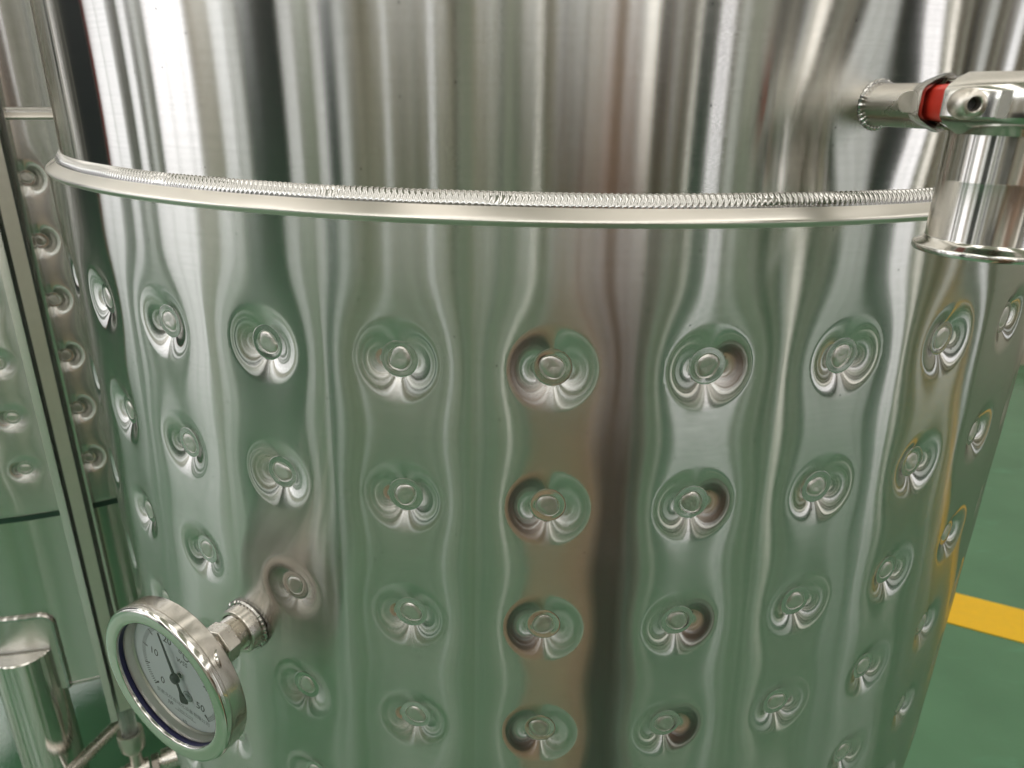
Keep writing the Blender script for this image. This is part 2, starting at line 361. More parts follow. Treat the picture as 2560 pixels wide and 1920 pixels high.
for k in range(5): window('L', -6.2 + 2.1 * k, -4.5 + 2.1 * k, M['win_fill'], 3, 4.15, 5.3)  # more added panes for the same fill light
# right end wall, with glowing slots added to stripe the steel
for c0, c1, m, k in ((-6.40, -6.30, 'win_hi', 0), (-5.55, -5.45, 'win_warm', 0), (-4.74, -4.34, 'win_hi', 1), (-4.12, -3.90, 'win_lo', 0), (-2.37, -2.10, 'win_warm', 0),
                     (-1.16, -.42, 'win_lo', 2), (.30, .84, 'win_hi', 1), (1.07, 1.30, 'win_warm', 0), (2.3, 2.6, 'win_lo', 0), (3.5, 3.9, 'win_mid', 0)):
    window('R', c0, c1, M[m], k)
upright('R', -.30, .22, M['charcoal'], 'steel_column', 'dark steel column against the hall wall', 'column', 'steel columns along the walls', .2)
upright('R', -5.3, -4.85, M['charcoal'], 'steel_column', 'dark steel column against the hall wall', 'column', 'steel columns along the walls', .2)
upright('R', -3.8, -3.45, M['sage_dark'], 'wall_panel', 'flat dull green panel on the right wall', 'panel', 'flat panels on the walls', .03)
for c, r, m in ((-6.1, .05, 'white'), (-5.75, .03, 'charcoal'), (-3.3, .04, 'white'), (-3.05, .05, 'charcoal'), (-2.85, .03, 'white'), (-2.6, .05, 'charcoal'), (-1.9, .04, 'charcoal'), (-1.5, .03, 'white'), (-1.3, .05, 'charcoal'), (1.6, .06, 'white'), (1.9, .08, 'charcoal'), (2.9, .05, 'white')):
    pipe('R', c, r, M[m])

rs = random.Random(11)  # random thin pipes added for fine mirrored streaks
for k in range(13):
    pipe('F', -1.3 + 4.6 * rs.random(), .008 + .018 * rs.random(), M[rs.choice(('white', 'white', 'charcoal'))], .06)
for k in range(26):
    pipe('R', -6.3 + 9.5 * rs.random(), .008 + .03 * rs.random(), M[rs.choice(('white', 'white', 'charcoal'))], .06)
for c, m in ((-3.55, 'win_hi'), (-2.55, 'win_mid'), (-.62, 'win_mid'), (-1.85, 'win_lo'), (-5.05, 'win_mid'), (1.9, 'win_mid')):  # hairline glowing slits, also added for streaks
    window('R', c, c + .05, M[m], 0)
# ------------------------------------------------------------------ the tank
RD = .5430        # radius at the dimple floors
RJ = .5480        # jacket skin
RS = .5352        # upper shell
DA = 360 / 34; A0 = -9.766; DZ = .10078; Z0 = H - .15996
ROWS = [Z0 - DZ * j for j in range(6)]
COLS = [A0 + DA * k for k in range(-7, 9)]
GA, GZ = -26.005, H - .41575          # gauge axis
SA, SZ = 22.0, H - .0020              # outlet stub
JT, JB = H - .0705, H - .7620         # jacket top / bottom
WOB = [(rng.uniform(2, 30), rng.uniform(0, 6.28), rng.uniform(.00003, .00010)) for _ in range(14)]
def wobble(th):
    return sum(a * np.sin(f * th + p) for f, p, a in WOB)
def jacket_h(u, z):
    # radial offset of the jacket sheet from RJ at arc length u and height z
    th = u / RJ
    h = .6 * wobble(th)
    k = np.round((np.degrees(th) - A0) / DA)
    duu = (th - np.radians(A0 + DA * k)) * RJ
    for zc in ROWS:
        for o in (-1, 0, 1):
            rho = np.sqrt((duu + o * np.radians(DA) * RJ) ** 2 + (z - zc) ** 2)
            h = h - .0015 * np.exp(-(rho / .035) ** 2)
            if o == 0:
                t = np.clip((.0305 - rho) / (.0305 - .0122), 0, 1.0)
                h = h - .0045 * t ** 1.75
    s = np.clip((ROWS[0] + .062 - z) / .075, 0, 1); s = s * s * (3 - 2 * s)
    h = h - .0010 * s * np.exp(-(duu / .028) ** 2)
    gu = (th - R(GA)) * RJ
    rg = np.sqrt(gu ** 2 + (z - GZ) ** 2)
    h = h - .0030 * np.exp(-(rg / .040) ** 2)
    # lower edge turns in to the shell
    t = np.clip((JB + .080 - z) / .068, 0, 1); h = h - .0035 * t ** 2
    t = np.clip((JB + .013 - z) / .013, 0, 1); h = h - (RJ - RS - .0045) * (1 - np.sqrt(np.clip(1 - t ** 2, 0, .9999)))
    return h
def shell_h(u, z):
    th = u / RS
    h = wobble(th)
    rg = np.sqrt(((th - R(SA)) * RS) ** 2 + (z - SZ) ** 2)
    return h - .0016 * np.exp(-(rg / .042) ** 2)
def sheet(name, hfun, Rb, us, zs, mat):
    U, Z = np.meshgrid(us, zs); th = U / Rb; e = 1e-4
    h = hfun(U, Z); hu = (hfun(U + e, Z) - hfun(U - e, Z)) / (2 * e); hz = (hfun(U, Z + e) - hfun(U, Z - e)) / (2 * e)
    r = Rb + h; s, c = np.sin(th), np.cos(th)
    P = np.stack([r * s, -r * c, Z], -1)
    n = np.stack([s - hu * c, -c - hu * s, -hz], -1); n /= np.linalg.norm(n, axis=-1, keepdims=True)
    ny, nx = U.shape
    wrap = abs((us[-1] - us[0]) / Rb - 2 * math.pi) < 1e-6
    me = bpy.data.meshes.new(name)
    if wrap: P, n, UU, ZZ = P[:, :-1], n[:, :-1], U, Z; nv = nx - 1
    else: nv = nx
    me.vertices.add(ny * nv); me.vertices.foreach_set('co', P.reshape(-1))
    i = np.arange(nx - 1); j = np.arange(ny - 1); I, J = np.meshgrid(i, j); I2 = (I + 1) % nv
    q = np.stack([J * nv + I, J * nv + I2, (J + 1) * nv + I2, (J + 1) * nv + I], -1).reshape(-1, 4)
    me.loops.add(q.size); me.loops.foreach_set('vertex_index', q.reshape(-1).astype(np.int32))
    me.polygons.add(len(q)); me.polygons.foreach_set('loop_start', np.arange(0, q.size, 4, dtype=np.int32))
    me.update(calc_edges=True)
    me.polygons.foreach_set('use_smooth', np.ones(len(q), dtype=bool))
    uv = me.uv_layers.new(name='UVMap')
    uu = np.stack([np.stack([us[I], zs[J]], -1), np.stack([us[I + 1], zs[J]], -1), np.stack([us[I + 1], zs[J + 1]], -1), np.stack([us[I], zs[J + 1]], -1)], -2).reshape(-1)
    uv.data.foreach_set('uv', uu.astype(np.float32))
    me.materials.append(mat)
    me.normals_split_custom_set_from_vertices(n.reshape(-1, 3).tolist())
    me.update(); return me
def arc_samples(Rb, fine_deg, fine, coarse):
    f = R(fine_deg) * Rb; full = math.pi * Rb
    a = np.linspace(-f, f, int(2 * f / fine) + 1); n = int((full - f) / coarse) + 1
    return np.concatenate([np.linspace(-full, -f, n)[:-1], a, np.linspace(f, full, n)[1:]])
TOP = H + 1.30
BOT = H - 1.163
ME = {}
ME['jacket'] = sheet('jacket', jacket_h, RJ, arc_samples(RJ, 86, .0018, .02), np.linspace(JB, JT, int((JT - JB) / .0018)), M['jacket'])
ME['upper_shell'] = sheet('upper_shell', shell_h, RS, arc_samples(RS, 90, .003, .02), np.concatenate([np.linspace(H - .075, H + .35, 110), np.linspace(H + .4, TOP, 10)]), M['shell'])
ME['lower_shell'] = sheet('lower_shell', lambda u, z: .7 * wobble(u / RS), RS, arc_samples(RS, 90, .006, .02), np.linspace(BOT, JB - .011, 30), M['shell'])
ME['shade_band'] = MB().lathe([(RS - .0005, JB - .0125), (RS + .0006, JB - .0118), (RS + .0022, JB + .0035)], 180).mesh('jacket_shade_band', M['seam_shade'])  # plain dark band in place of the shaded floor mirrored in the seam
# flared rim between the weld and the jacket
prof = [(RS - .001, H - .0575), (.5390, H - .0596), (.5430, H - .0620), (.5468, H - .0645), (.5490, H - .0661), (.5498, H - .0670), (.5501, H - .0680), (.5498, H - .0689), (.5492, H - .0697), (.5485, H - .0704), (RJ + .0002, H - .0711), (RJ - .002, H - .0718)]
def fine_prof(p, k=4):
    # Catmull-Rom through the profile so that the rim rolls over smoothly
    q = [p[0]] + p + [p[-1]]; out = []
    for i in range(1, len(q) - 2):
        for s in range(k):
            t = s / k; o = []
            for d in (0, 1):
                a, b, c, e = q[i - 1][d], q[i][d], q[i + 1][d], q[i + 2][d]
                o.append(.5 * (2 * b + (c - a) * t + (2 * a - 5 * b + 4 * c - e) * t * t + (3 * b - a - 3 * c + e) * t ** 3))
            out.append(tuple(o))
    return out + [p[-1]]
ME['jacket_rim'] = MB().lathe(list(reversed(fine_prof(prof))), 360).mesh('jacket_rim', M['rim'], 60)
def bead_mesh(name, Rb, ztop, zbot, rtop, rbot, n, amp, rip, mat):
    # TIG seam: a row of overlapping crescent ripples
    sub, m = 8, 12; k = n * sub
    i = np.arange(k); t = np.linspace(0, 1, m + 1)
    A, T = np.meshgrid(i / k, t, indexing='ij')
    jit = 1 + .30 * np.sin(37 * 2 * math.pi * A) * np.sin(11 * 2 * math.pi * A + 1)
    for a0 in (.667, .668, .79, .802, .865, .71, .742):              # restarts, where the ripples lie flatter
        jit = jit * (1 - .7 * np.exp(-((A - a0) / .0022) ** 2))
    ph = np.mod(A * n + .9 * (T - .5) ** 2 * 2, 1.0)
    bulge = amp * np.sin(np.pi * np.clip(T, 0, 1)) ** .6
    ripple = rip * (np.sqrt(np.clip(1 - (2 * ph - 1) ** 2, 0, 1)) - .5) * np.sin(np.pi * T) ** .5 * jit
    r = rtop + (rbot - rtop) * T + (bulge + ripple) * .85; z = ztop + (zbot - ztop) * T + (bulge + ripple) * .45 + .00025 * np.sin(2 * math.pi * A * n) * (T < .35)
    th = 2 * math.pi * A
    P = np.stack([r * np.cos(th), r * np.sin(th), z], -1).reshape(-1, 3)
    q = []
    I, J = np.meshgrid(np.arange(k), np.arange(m), indexing='ij'); I2 = (I + 1) % k
    q = np.stack([I * (m + 1) + J, I * (m + 1) + J + 1, I2 * (m + 1) + J + 1, I2 * (m + 1) + J], -1).reshape(-1, 4)
    me = bpy.data.meshes.new(name); me.vertices.add(len(P)); me.vertices.foreach_set('co', P.reshape(-1))
    me.loops.add(q.size); me.loops.foreach_set('vertex_index', q.reshape(-1).astype(np.int32))
    me.polygons.add(len(q)); me.polygons.foreach_set('loop_start', np.arange(0, q.size, 4, dtype=np.int32)); me.update(calc_edges=True)
    me.polygons.foreach_set('use_smooth', np.ones(len(q), dtype=bool)); me.materials.append(mat); me.update(); return me
ME['weld_bead'] = bead_mesh('weld_bead', RS, H - .0524, H - .0608, RS - .0003, .5408, 880, .0010, .0009, M['weld'])
ME['lower_weld'] = bead_mesh('lower_weld', RS, BOT + .004, BOT - .004, RS, RS, 700, .0012, .0006, M['weld'])
ME['bottom'] = MB().lathe([(.02, BOT - .13), (.2, BOT - .115), (.40, BOT - .07), (.49, BOT - .035), (.525, BOT - .012), (RS - .001, BOT + .001)], 96).mesh('bottom_dish', M['satin'])
ME['top'] = MB().lathe([(RS - .001, TOP - .001), (.52, TOP + .02), (.45, TOP + .06), (.25, TOP + .11), (.02, TOP + .13)], 96).mesh('top_dish', M['satin'])
# pressed washer and plug weld at the bottom of each dimple (a few individual variants)
def dimple_weld(i):
    seg = 28; mb = MB(); v = []; f = []
    prof = [(.0142, -.0012), (.0131, -.0001), (.0127, .0001), (.0121, .00015), (.0114, .0001), (.0086, .0001), (.0079, .0000), (.0075, -.0003), (.0070, .0001), (.0058, .0006), (.0038, .0006), (.0014, .0004)]
    ph = [random.uniform(0, 6.28) for _ in range(4)]; sx = random.uniform(-.0006, .0006); sy = random.uniform(-.0006, .0006)
    for k, (r, h) in enumerate(prof):
        wgt = max(0, min(1, (.0094 - r) / .003)) * (1 if r > .002 else .3)
        for j in range(seg):
            a = 2 * math.pi * j / seg
            rr = r * (1 + wgt * (.13 * math.sin(2 * a + ph[0]) + .08 * math.sin(3 * a + ph[1]) + .03 * math.sin(5 * a + ph[2])))
            hh = h + wgt * (.00040 * math.sin(a + ph[3]) + random.uniform(-.00010, .00010))
            v.append((rr * math.cos(a) + sx * wgt, rr * math.sin(a) + sy * wgt, hh))
    for k in range(len(prof) - 1):
        for j in range(seg):
            j2 = (j + 1) % seg; f.append((k * seg + j, k * seg + j2, (k + 1) * seg + j2, (k + 1) * seg + j))
    f.append(tuple((len(prof) - 1) * seg + j for j in range(seg)))
    me = mesh_from('dimple_weld', v, f, M['washer'], 70); me.materials.append(M['plug'])
    uvl = me.uv_layers.new(name='UVMap')
    for lp in me.loops: uvl.data[lp.index].uv = me.vertices[lp.vertex_index].co.xy
    mi = [1 if p.index >= 5 * seg else 0 for p in me.polygons]; me.polygons.foreach_set('material_index', mi); me.update()
    return me
DW = [dimple_weld(i) for i in range(6)]
PAD_AZ = -30.0
def leg_parts(tank, floor_z, azd):
    c = radial(azd, .527, 0); zt = H - 1.062
    lg = MB().lathe([(.0555, floor_z + .012), (.0555, zt - .002), (.0535, zt), (.001, zt)], 40, Matrix.Translation(c)).obj('leg', M['tube'], tank)
    MB().lathe([(.0, floor_z), (.075, floor_z), (.075, floor_z + .012), (.0, floor_z + .012)], 32, Matrix.Translation(c)).obj('foot_plate', M['satin'], lg)
    cp_ = [radial(azd + math.degrees(u / RS), RS + .005, zt + .001) for u in np.linspace(-.053, .053, 30)]
    MB().tube(cp_, [.0030 + .0006 * (i % 2) for i in range(30)], 6).obj('cap_weld', M['weld'], lg)
    # doubler plate welded to the shell behind the leg
    hw, za, zb, cr = .068, BOT - .004, H - .985, .022; out = []
    for k in range(9):
        t = math.pi / 2 * k / 8; out.append((hw - cr + cr * math.cos(t), zb - cr + cr * math.sin(t)))
    right = [(hw, za)] + out; outline = right + [(-x, z) for x, z in reversed(right)]
    seg = []
    for i in range(len(outline) - 1):
        (x0, y0), (x1, y1) = outline[i], outline[i + 1]; n = max(1, int(math.hypot(x1 - x0, y1 - y0) / .006))
        seg += [(x0 + (x1 - x0) * k / n, y0 + (y1 - y0) * k / n) for k in range(n)]
    seg.append(outline[-1])
    def onr(u, z, r): return radial(azd + math.degrees(u / RS), r, z)
    mb = MB(); us = np.linspace(-hw, hw, 17); zs = [za, za + .06, zb - cr, zb - cr * .6, zb - cr * .3, zb - cr * .1, zb]; v = []; f = []
    for z in zs:
        lim = hw if z <= zb - cr else hw - cr + math.sqrt(max(0, cr * cr - (z - zb + cr) ** 2))
        v += [onr(u / hw * lim, z, RS + .004) for u in us]
    for j in range(len(zs) - 1):
        for i in range(16): f.append((j * 17 + i, j * 17 + i + 1, (j + 1) * 17 + i + 1, (j + 1) * 17 + i))
    pd = mb.add(v, f).obj('doubler_plate', M['jacket'], tank)
    pd.data.uv_layers.new(name='UVMap')
    pts = [onr(u, z, RS + .003) for u, z in seg]
    MB().tube(pts, [.0042 + .0009 * (i % 2) + random.uniform(-.0005, .0005) for i in range(len(pts))], 6).obj('weld_seam', M['weld'], pd)
def make_tank(mat, label, floor_z, welds, fittings):
    t = empty('brewing_tank', mat, label=label, cat='tank', group='dimple jacketed steel tanks')
    for k in ('upper_shell', 'jacket', 'jacket_rim', 'weld_bead', 'lower_shell', 'lower_weld'): link(k, ME[k], t)
    link('seam_shade_band', ME['shade_band'], t); link('bottom_dish', ME['bottom'], t); link('top_dish', ME['top'], t)
    for ci, az in enumerate(COLS):
        for z in ROWS:
            if not welds(az): continue
            dm = jacket_h(np.array([R(az) * RJ]), np.array([z]))[0]
            m = frame(radial(az, RJ + dm + .0004, z), radial(az, 1, 0)) @ Matrix.Rotation(random.choice((0, math.pi)), 4, 'Z')
            link('dimple_weld', DW[random.randrange(6)], t, m)
    for k in range(3): leg_parts(t, floor_z, PAD_AZ + 120 * k)
    return t
tank = make_tank(Matrix.Identity(4), 'large brushed steel tank with a dimpled jacket, filling the middle of the picture', 0.0, lambda a: True, True)
T2Z = .0265
tank2 = make_tank(Matrix.Translation((-1.141, .651, T2Z)) @ Matrix.Rotation(R(43.97), 4, 'Z'), 'second dimpled steel tank on pipe legs, cut by the left edge behind the round gauge', -T2Z, lambda a: -45 < a < 45, False)

# ---- gauge socket on the tank
gn = radial(GA, 1, 0); gm = frame(radial(GA, 0, GZ), gn, (math.cos(R(GA)), math.sin(R(GA)), 0))
def L(m, z): return m @ Matrix.Translation((0, 0, z))
sk = MB().lathe([(.0198, .540), (.0198, .5572), (.0193, .5585), (.0180, .5590), (.0165, .5588), (.0160, .5575), (.0160, .548)], 48, gm).obj('gauge_socket', M['satin'], tank)
wb = MB(); ring_weld(wb, .0203, .0026, 34, L(gm, .5472)); wb.obj('weld_ring', M['weld'], sk)

# ---- dial thermometer
gauge = empty('dial_thermometer', L(gm, .626), label='round white dial thermometer with a black needle screwed into the tank at the lower left', cat='thermometer')
def gl(prof, name, mat, parent=gauge, seg=96, closed=False, smooth=35): return MB().lathe([(r, z) for r, z in prof], seg, None, closed).obj(name, mat, parent, smooth)
case = gl([(.004, -.0215), (.030, -.0212), (.060, -.0190), (.0652, -.0178), (.0661, -.0170), (.0664, -.0150), (.0664, -.0052), (.0655, -.0046)], 'case', M['case'])
tb = MB(); ta = R(38)
tb.tube([(.0662 * math.cos(ta + s), .0662 * math.sin(ta + s), z) for s, z in ((-.10, -.0085), (-.06, -.0087), (.0, -.0094), (.05, -.0105), (.09, -.0128))], [.0008, .0017, .0019, .0017, .0008], 8); tb.obj('case_lug', M['polish'], case)
gl([(.0655, -.0048), (.0668, -.0042), (.0670, -.0015), (.0666, .0004), (.0655, .0018), (.0640, .0024), (.0615, .0022), (.0580, .0018), (.0556, .0017), (.0545, .0014), (.0542, .0008), (.0542, -.0008)], 'bezel', M['polish'], gauge, 128, False, 50)
gl([(.0543, -.0008), (.0543, -.0048)], 'gasket', M['navy'])
gl([(.0545, -.0048), (.0541, -.0050), (.0538, -.0056), (.0540, -.0062), (.0540, -.0118), (.0533, -.0124), (.0527, -.0122), (.0520, -.0128)], 'inner_ring', M['dull'])
dial = gl([(.0530, -.0134), (.0001, -.0134)], 'dial', M['dial'])
gl([(.0542, -.0030), (.0001, -.0030)], 'lens', M['lens'])
DF = -.0133; ROT = R(-10)
def print_mesh():
    mb = MB()
    def quad(ang, r0, r1, wd):
        c, s = math.cos(ang), math.sin(ang)
        mb.add([(r0 * c - wd * s, r0 * s + wd * c, DF), (r0 * c + wd * s, r0 * s - wd * c, DF), (r1 * c + wd * s, r1 * s - wd * c, DF), (r1 * c - wd * s, r1 * s + wd * c, DF)], [(0, 1, 2, 3)])
    for k in range(101):
        a = R(225 - 2.7 * k) + ROT
        if k % 10 == 0: quad(a, .0372, .0432, .00055)
        else: quad(a, .0392, .0432, .00028)
    for k in (0, 100): quad(R(225 - 2.7 * k) + ROT, .0366, .0392, .00085)
    return mb
def text_polys(mb, body, size, x, y, rot=0.0, font=None, shear=0):
    cu = bpy.data.curves.new('print', 'FONT'); cu.body = body; cu.size = size; cu.align_x = 'CENTER'; cu.align_y = 'CENTER'; cu.resolution_u = 3; cu.shear = shear
    o = bpy.data.objects.new('print', cu); COL.objects.link(o)
    dg = bpy.context.evaluated_depsgraph_get(); me = bpy.data.meshes.new_from_object(o.evaluated_get(dg))
    m = Matrix.Rotation(ROT, 4, 'Z') @ Matrix.Translation((x, y, DF + .00002)) @ Matrix.Rotation(rot, 4, 'Z')
    mb.add([tuple(v.co) for v in me.vertices], [tuple(p.vertices) for p in me.polygons], m)
    bpy.data.objects.remove(o); bpy.data.curves.remove(cu); bpy.data.meshes.remove(me)
pm = print_mesh()
for k, s in enumerate(('0', '10', '20', '30', '40', '50')):
    a = R(225 - 54 * k); text_polys(pm, s, .0098, .0298 * math.cos(a), .0298 * math.sin(a))
text_polys(pm, '\u2103', .0105, .0045, .0215); text_polys(pm, 'WSS', .0062, .0020, .0138, 0, None, .1)
text_polys(pm, '\u2116', .0058, -.0128, -.0408); text_polys(pm, '275', .0036, .0030, -.0505)
pm.box((-.0080, -.0434, DF - .00001), (.0155, -.0431, DF + .00003), Matrix.Rotation(ROT, 4, 'Z'))
for i in range(24):                                                    # ringed mark behind the needle tail
    a0, a1 = 2 * math.pi * i / 24, 2 * math.pi * (i + 1) / 24; c = (.004, -.0200)
    pm.add([(c[0] + r * math.cos(a), c[1] + r * math.sin(a), DF) for r, a in ((.0046, a0), (.0050, a0), (.0050, a1), (.0046, a1))], [(0, 1, 2, 3)])
text_polys(pm, 'MC', .0040, .0068, -.0190)
pm.obj('dial_print', M['ink'], dial, 0)
pg = MB(); text_polys(pg, '\u5b89\u5fbd\u5317\u4eea\u81ea\u52a8\u5316\u8bbe\u5907\u6709\u9650\u516c\u53f8', .0046, .0012, -.0345)
text_polys(pg, '2202171122', .0034, .0040, -.0412); pg.obj('maker_print', M['greyink'], dial, 0)
# needle
PA = R(105.5); pz = -.0088
nd = MB(); nm = Matrix.Rotation(PA, 4, 'Z')
nd.add([(.004, -.0016, pz), (.004, .0016, pz), (.040, .0006, pz), (.040, -.0006, pz), (.004, -.0016, pz + .0006), (.004, .0016, pz + .0006), (.040, .0006, pz + .0006), (.040, -.0006, pz + .0006)],
       [(0, 1, 2, 3), (7, 6, 5, 4), (0, 4, 5, 1), (1, 5, 6, 2), (2, 6, 7, 3), (3, 7, 4, 0)], nm)
tail = [(-.003, .0017), (-.008, .0012), (-.0125, .0016), (-.0165, .0033), (-.0205, .0046), (-.0225, .0040), (-.0230, .0020)]
tv = [(x, y, pz) for x, y in tail] + [(x, -y, pz) for x, y in reversed(tail)]; n = len(tv)
nd.add(tv + [(x, y, z + .0006) for x, y, z in tv], [tuple(range(n)), tuple(range(2 * n - 1, n - 1, -1))] + [(i, (i + 1) % n, n + (i + 1) % n, n + i) for i in range(n)], nm)
needle = nd.obj('needle', M['black'], gauge, 0)
hb = MB().lathe([(.0046, -.0092), (.0046, -.0076), (.0040, -.0066), (.0030, -.0062), (.0001, -.0061)], 32).obj('hub', M['black'], needle)
MB().lathe([(.0012, -.0134), (.0012, -.0092)], 16).obj('spindle', M['brass'], gauge)
sc = MB().lathe([(.0030, -.0134), (.0030, -.0124), (.0022, -.0116), (.0001, -.0114)], 24).obj('screw', M['polish'], gauge)
# hexagon, thread and neck behind the case
hexv = []; hm = MB()
zs = [(.0150, -.0596), (.0172, -.0586), (.0172, -.0468), (.0150, -.0456)]
for r, z in zs: hexv += [(r * math.cos(R(60 * k + 12)), r * math.sin(R(60 * k + 12)), z) for k in range(6)]
hf = [(5, 4, 3, 2, 1, 0), (18, 19, 20, 21, 22, 23)] + [(j * 6 + k, j * 6 + (k + 1) % 6, (j + 1) * 6 + (k + 1) % 6, (j + 1) * 6 + k) for j in range(3) for k in range(6)]
hx = hm.add(hexv, hf).obj('hex_nut', M['satin'], gauge, 25)
bv = hx.modifiers.new('bevel', 'BEVEL'); bv.width = .0006; bv.segments = 2
th = []
for k in range(9): th += [(.0141, -.0590 - .0016 * k), (.0152, -.0598 - .0016 * k)]
MB().lathe(th, 40).obj('threaded_stem', M['brass'], gauge, smooth=20)
gl([(.0120, -.047), (.0105, -.043), (.0105, -.026), (.0125, -.0214)], 'neck', M['dull'], gauge, 32)

# ---- outlet stub and spool (welded to the tank), clamp
XA = Vector((.2340, -.5801, H))                       # axis of the upright spool
sd = Vector((XA.x, XA.y, 0)).normalized(); saz = math.degrees(math.atan2(sd.x, -sd.y)); SAX = sd.length
sm = frame((0, 0, SZ), (sd.x, sd.y, 0))
op = MB().lathe([(.0122, .528), (.0122, .604)], 48, sm).obj('outlet_pipe', M['satin'], tank)
wb = MB(); ring_weld(wb, .0130, .0019, 30, L(sm, .5338)); wb.obj('weld_ring', M['weld'], op)
xm = Matrix.Translation(XA)
spool = MB().lathe([(.0296, .004), (.0296, -.036), (.02968, -.0366), (.0296, -.0372), (.0296, -.0655), (.0300, -.0668)], 96, xm).obj('outlet_spool', M['tube'], tank)
spool.data.uv_layers.new(name='UVMap')
MB().lathe([(.0297, -.0660), (.0310, -.0682), (.0345, -.0698), (.0350, -.0705), (.0350, -.0728), (.0346, -.0734), (.0285, -.0734), (.0280, -.060)], 96, xm).obj('ferrule', M['polish'], spool)
MB().lathe([(.0300, -.0120), (.0350, -.0095), (.0352, -.004), (.0300, -.002)], 64, xm).obj('upper_ferrule', M['polish'], spool)
clamp = empty('pipe_clamp', xm, label='polished steel pipe clamp with a red gasket in its gap, at the upper right', cat='clamp')
cp = [(.0350, .0132), (.0372, .0137), (.0440, .0105), (.0480, .0076), (.0494, .0050), (.0494, -.0060), (.0478, -.0082), (.0430, -.0112), (.0372, -.0142), (.0352, -.0138)]
inner = [(.0352, -.0122), (.0372, -.0126), (.0424, -.0098), (.0466, -.0070), (.0478, -.0056), (.0478, .0046), (.0466, .0064), (.0430, .0090), (.0372, .0120), (.0350, .0117)]
cprof = cp + inner
va = math.atan2(-.97943 - XA.y, 0 - XA.x)             # direction from the spool axis to the lens
g0 = va - R(50)                                       # gap centre, on the left of the clamp as seen
for a0, a1 in ((g0 + R(10), g0 + R(10) + R(169)), (g0 - R(9) - R(169), g0 - R(9))):
    MB().lathe(cprof, 60, None, True, a0, a1).obj('clamp_half', M['polish'], clamp, 30)
cap = MB().lathe([(.0001, .0105), (.0340, .0105), (.0350, .0095), (.0350, .001)], 64).obj('blind_cap', M['polish'], clamp)
gk = MB().lathe([(.0380, .0085), (.0425, .0078), (.0445, .0060), (.0452, .000), (.0445, -.0062), (.0425, -.0082), (.0380, -.0090)], 72).obj('gasket', M['red'], clamp)
def cpt(a, r, z): return Vector((r * math.cos(a), r * math.sin(a), z))
ba = va - R(24)
bm = frame(cpt(ba, .0500, -.0002), (-math.sin(ba + R(28)) * -1, math.cos(ba + R(28)) * -1, 0))   # bolt axis runs across the gap
bd = Vector((math.cos(va - R(4)), math.sin(va - R(4)), -.05)).normalized()
bm = frame(cpt(ba, .0515, -.0004), (bd + Vector((-math.sin(va), math.cos(va), 0)) * .75).normalized())
boss = MB().lathe([(.0001, -.0085), (.0040, -.0078), (.0062, -.0055), (.0070, -.0015), (.0068, .0022), (.0058, .0048), (.0046, .0058), (.0036, .0060), (.0032, .0056), (.0031, .0015)], 40, bm).obj('bolt_head', M['dull'], clamp)
sv = [(.0032 * math.cos(R(60 * k)), .0032 * math.sin(R(60 * k)), .0018) for k in range(6)]
MB().add(sv, [(0, 1, 2, 3, 4, 5)], bm).obj('hex_socket', M['dark'], boss, 0)
na = va - R(80)
nm2 = frame(cpt(na, .0500, .000), (-math.sin(na), math.cos(na), 0))
MB().lathe([(.0001, -.011), (.0046, -.011), (.0052, -.0102), (.0052, .006), (.0001, .006)], 28, nm2).obj('swing_bolt', M['dull'], clamp)

# ---- level gauge in front of the second tank
ga_n = Vector((math.sin(R(31)), -math.cos(R(31)), 0)); T2 = Vector((-1.141, .651, 0))
lgm = frame(T2 + ga_n * .595, (0, 0, 1), (math.cos(R(31)), math.sin(R(31)), 0))     # x to the right as seen, y away from the tank is -y
lv = empty('level_gauge', lgm, label='glass level tube in a narrow steel channel in front of the second tank', cat='level gauge')
zb0, zt0 = H - 1.190, H + .75
cb = MB()
cb.box((-.0255, .022, zb0), (.0255, .024, zt0)); cb.box((-.0255, -.020, zb0), (-.0237, .0218, zt0)); cb.box((.0237, -.020, zb0), (.0255, .0218, zt0))
cb.box((-.0255, -.0220, zb0), (-.0135, -.0202, zt0))
cb.obj('channel_guard', M['tube'], lv, 0).data.uv_layers.new(name='UVMap')
MB().box((-.0065, -.0215, zb0 + .02), (.0135, -.0195, zt0)).obj('scale_bar', M['dull'], lv, 0)
gt0 = H - 1.262
MB().lathe([(.0163, gt0), (.0163, zt0 - .05), (.0135, zt0 - .05), (.0135, gt0)], 32, None, True).obj('glass_tube', M['glass'], lv)
cup = MB().lathe([(.0175, H - 1.275), (.0175, H - 1.247), (.0240, H - 1.245), (.0250, H - 1.250), (.0252, H - 1.272), (.0235, H - 1.288), (.0150, H - 1.300), (.0120, H - 1.306), (.0120, H - 1.36)], 40).obj('union_cup', M['dull'], lv)
hz = H - 1.352
def along(p, q, r, seg=24): return MB().tube([p, q], r, seg)
vb = MB(); vb.tube([(-.075, 0, hz), (-.020, 0, hz)], .0150, 28); vb.tube([(-.022, 0, hz), (.022, 0, hz)], .0185, 28); vb.obj('valve_body', M['satin'], lv, 40)
un = MB()
un.lathe([(.0001, .0), (.0185, .0), (.0200, .0012), (.0200, .014), (.0185, .0152), (.0001, .0152)], 6, frame((.026, 0, hz), (1, 0, 0))); un.obj('union_nut', M['satin'], lv, 25)
MB().lathe([(.0001, 0), (.0225, 0), (.0235, .0015), (.0235, .046), (.0220, .0475), (.0001, .0475)], 36, frame((.046, 0, hz), (1, 0, 0))).obj('end_coupling', M['satin'], lv)
MB().lathe([(.013, .000), (.013, .006)], 24, frame((.0405, 0, hz), (1, 0, 0))).obj('thread', M['brass'], lv)
MB().tube([(-.098, .02, hz - .02), (-.098, -.02, hz + .008)], [.012, .012], 24).obj('drain_tip', M['polish'], lv)
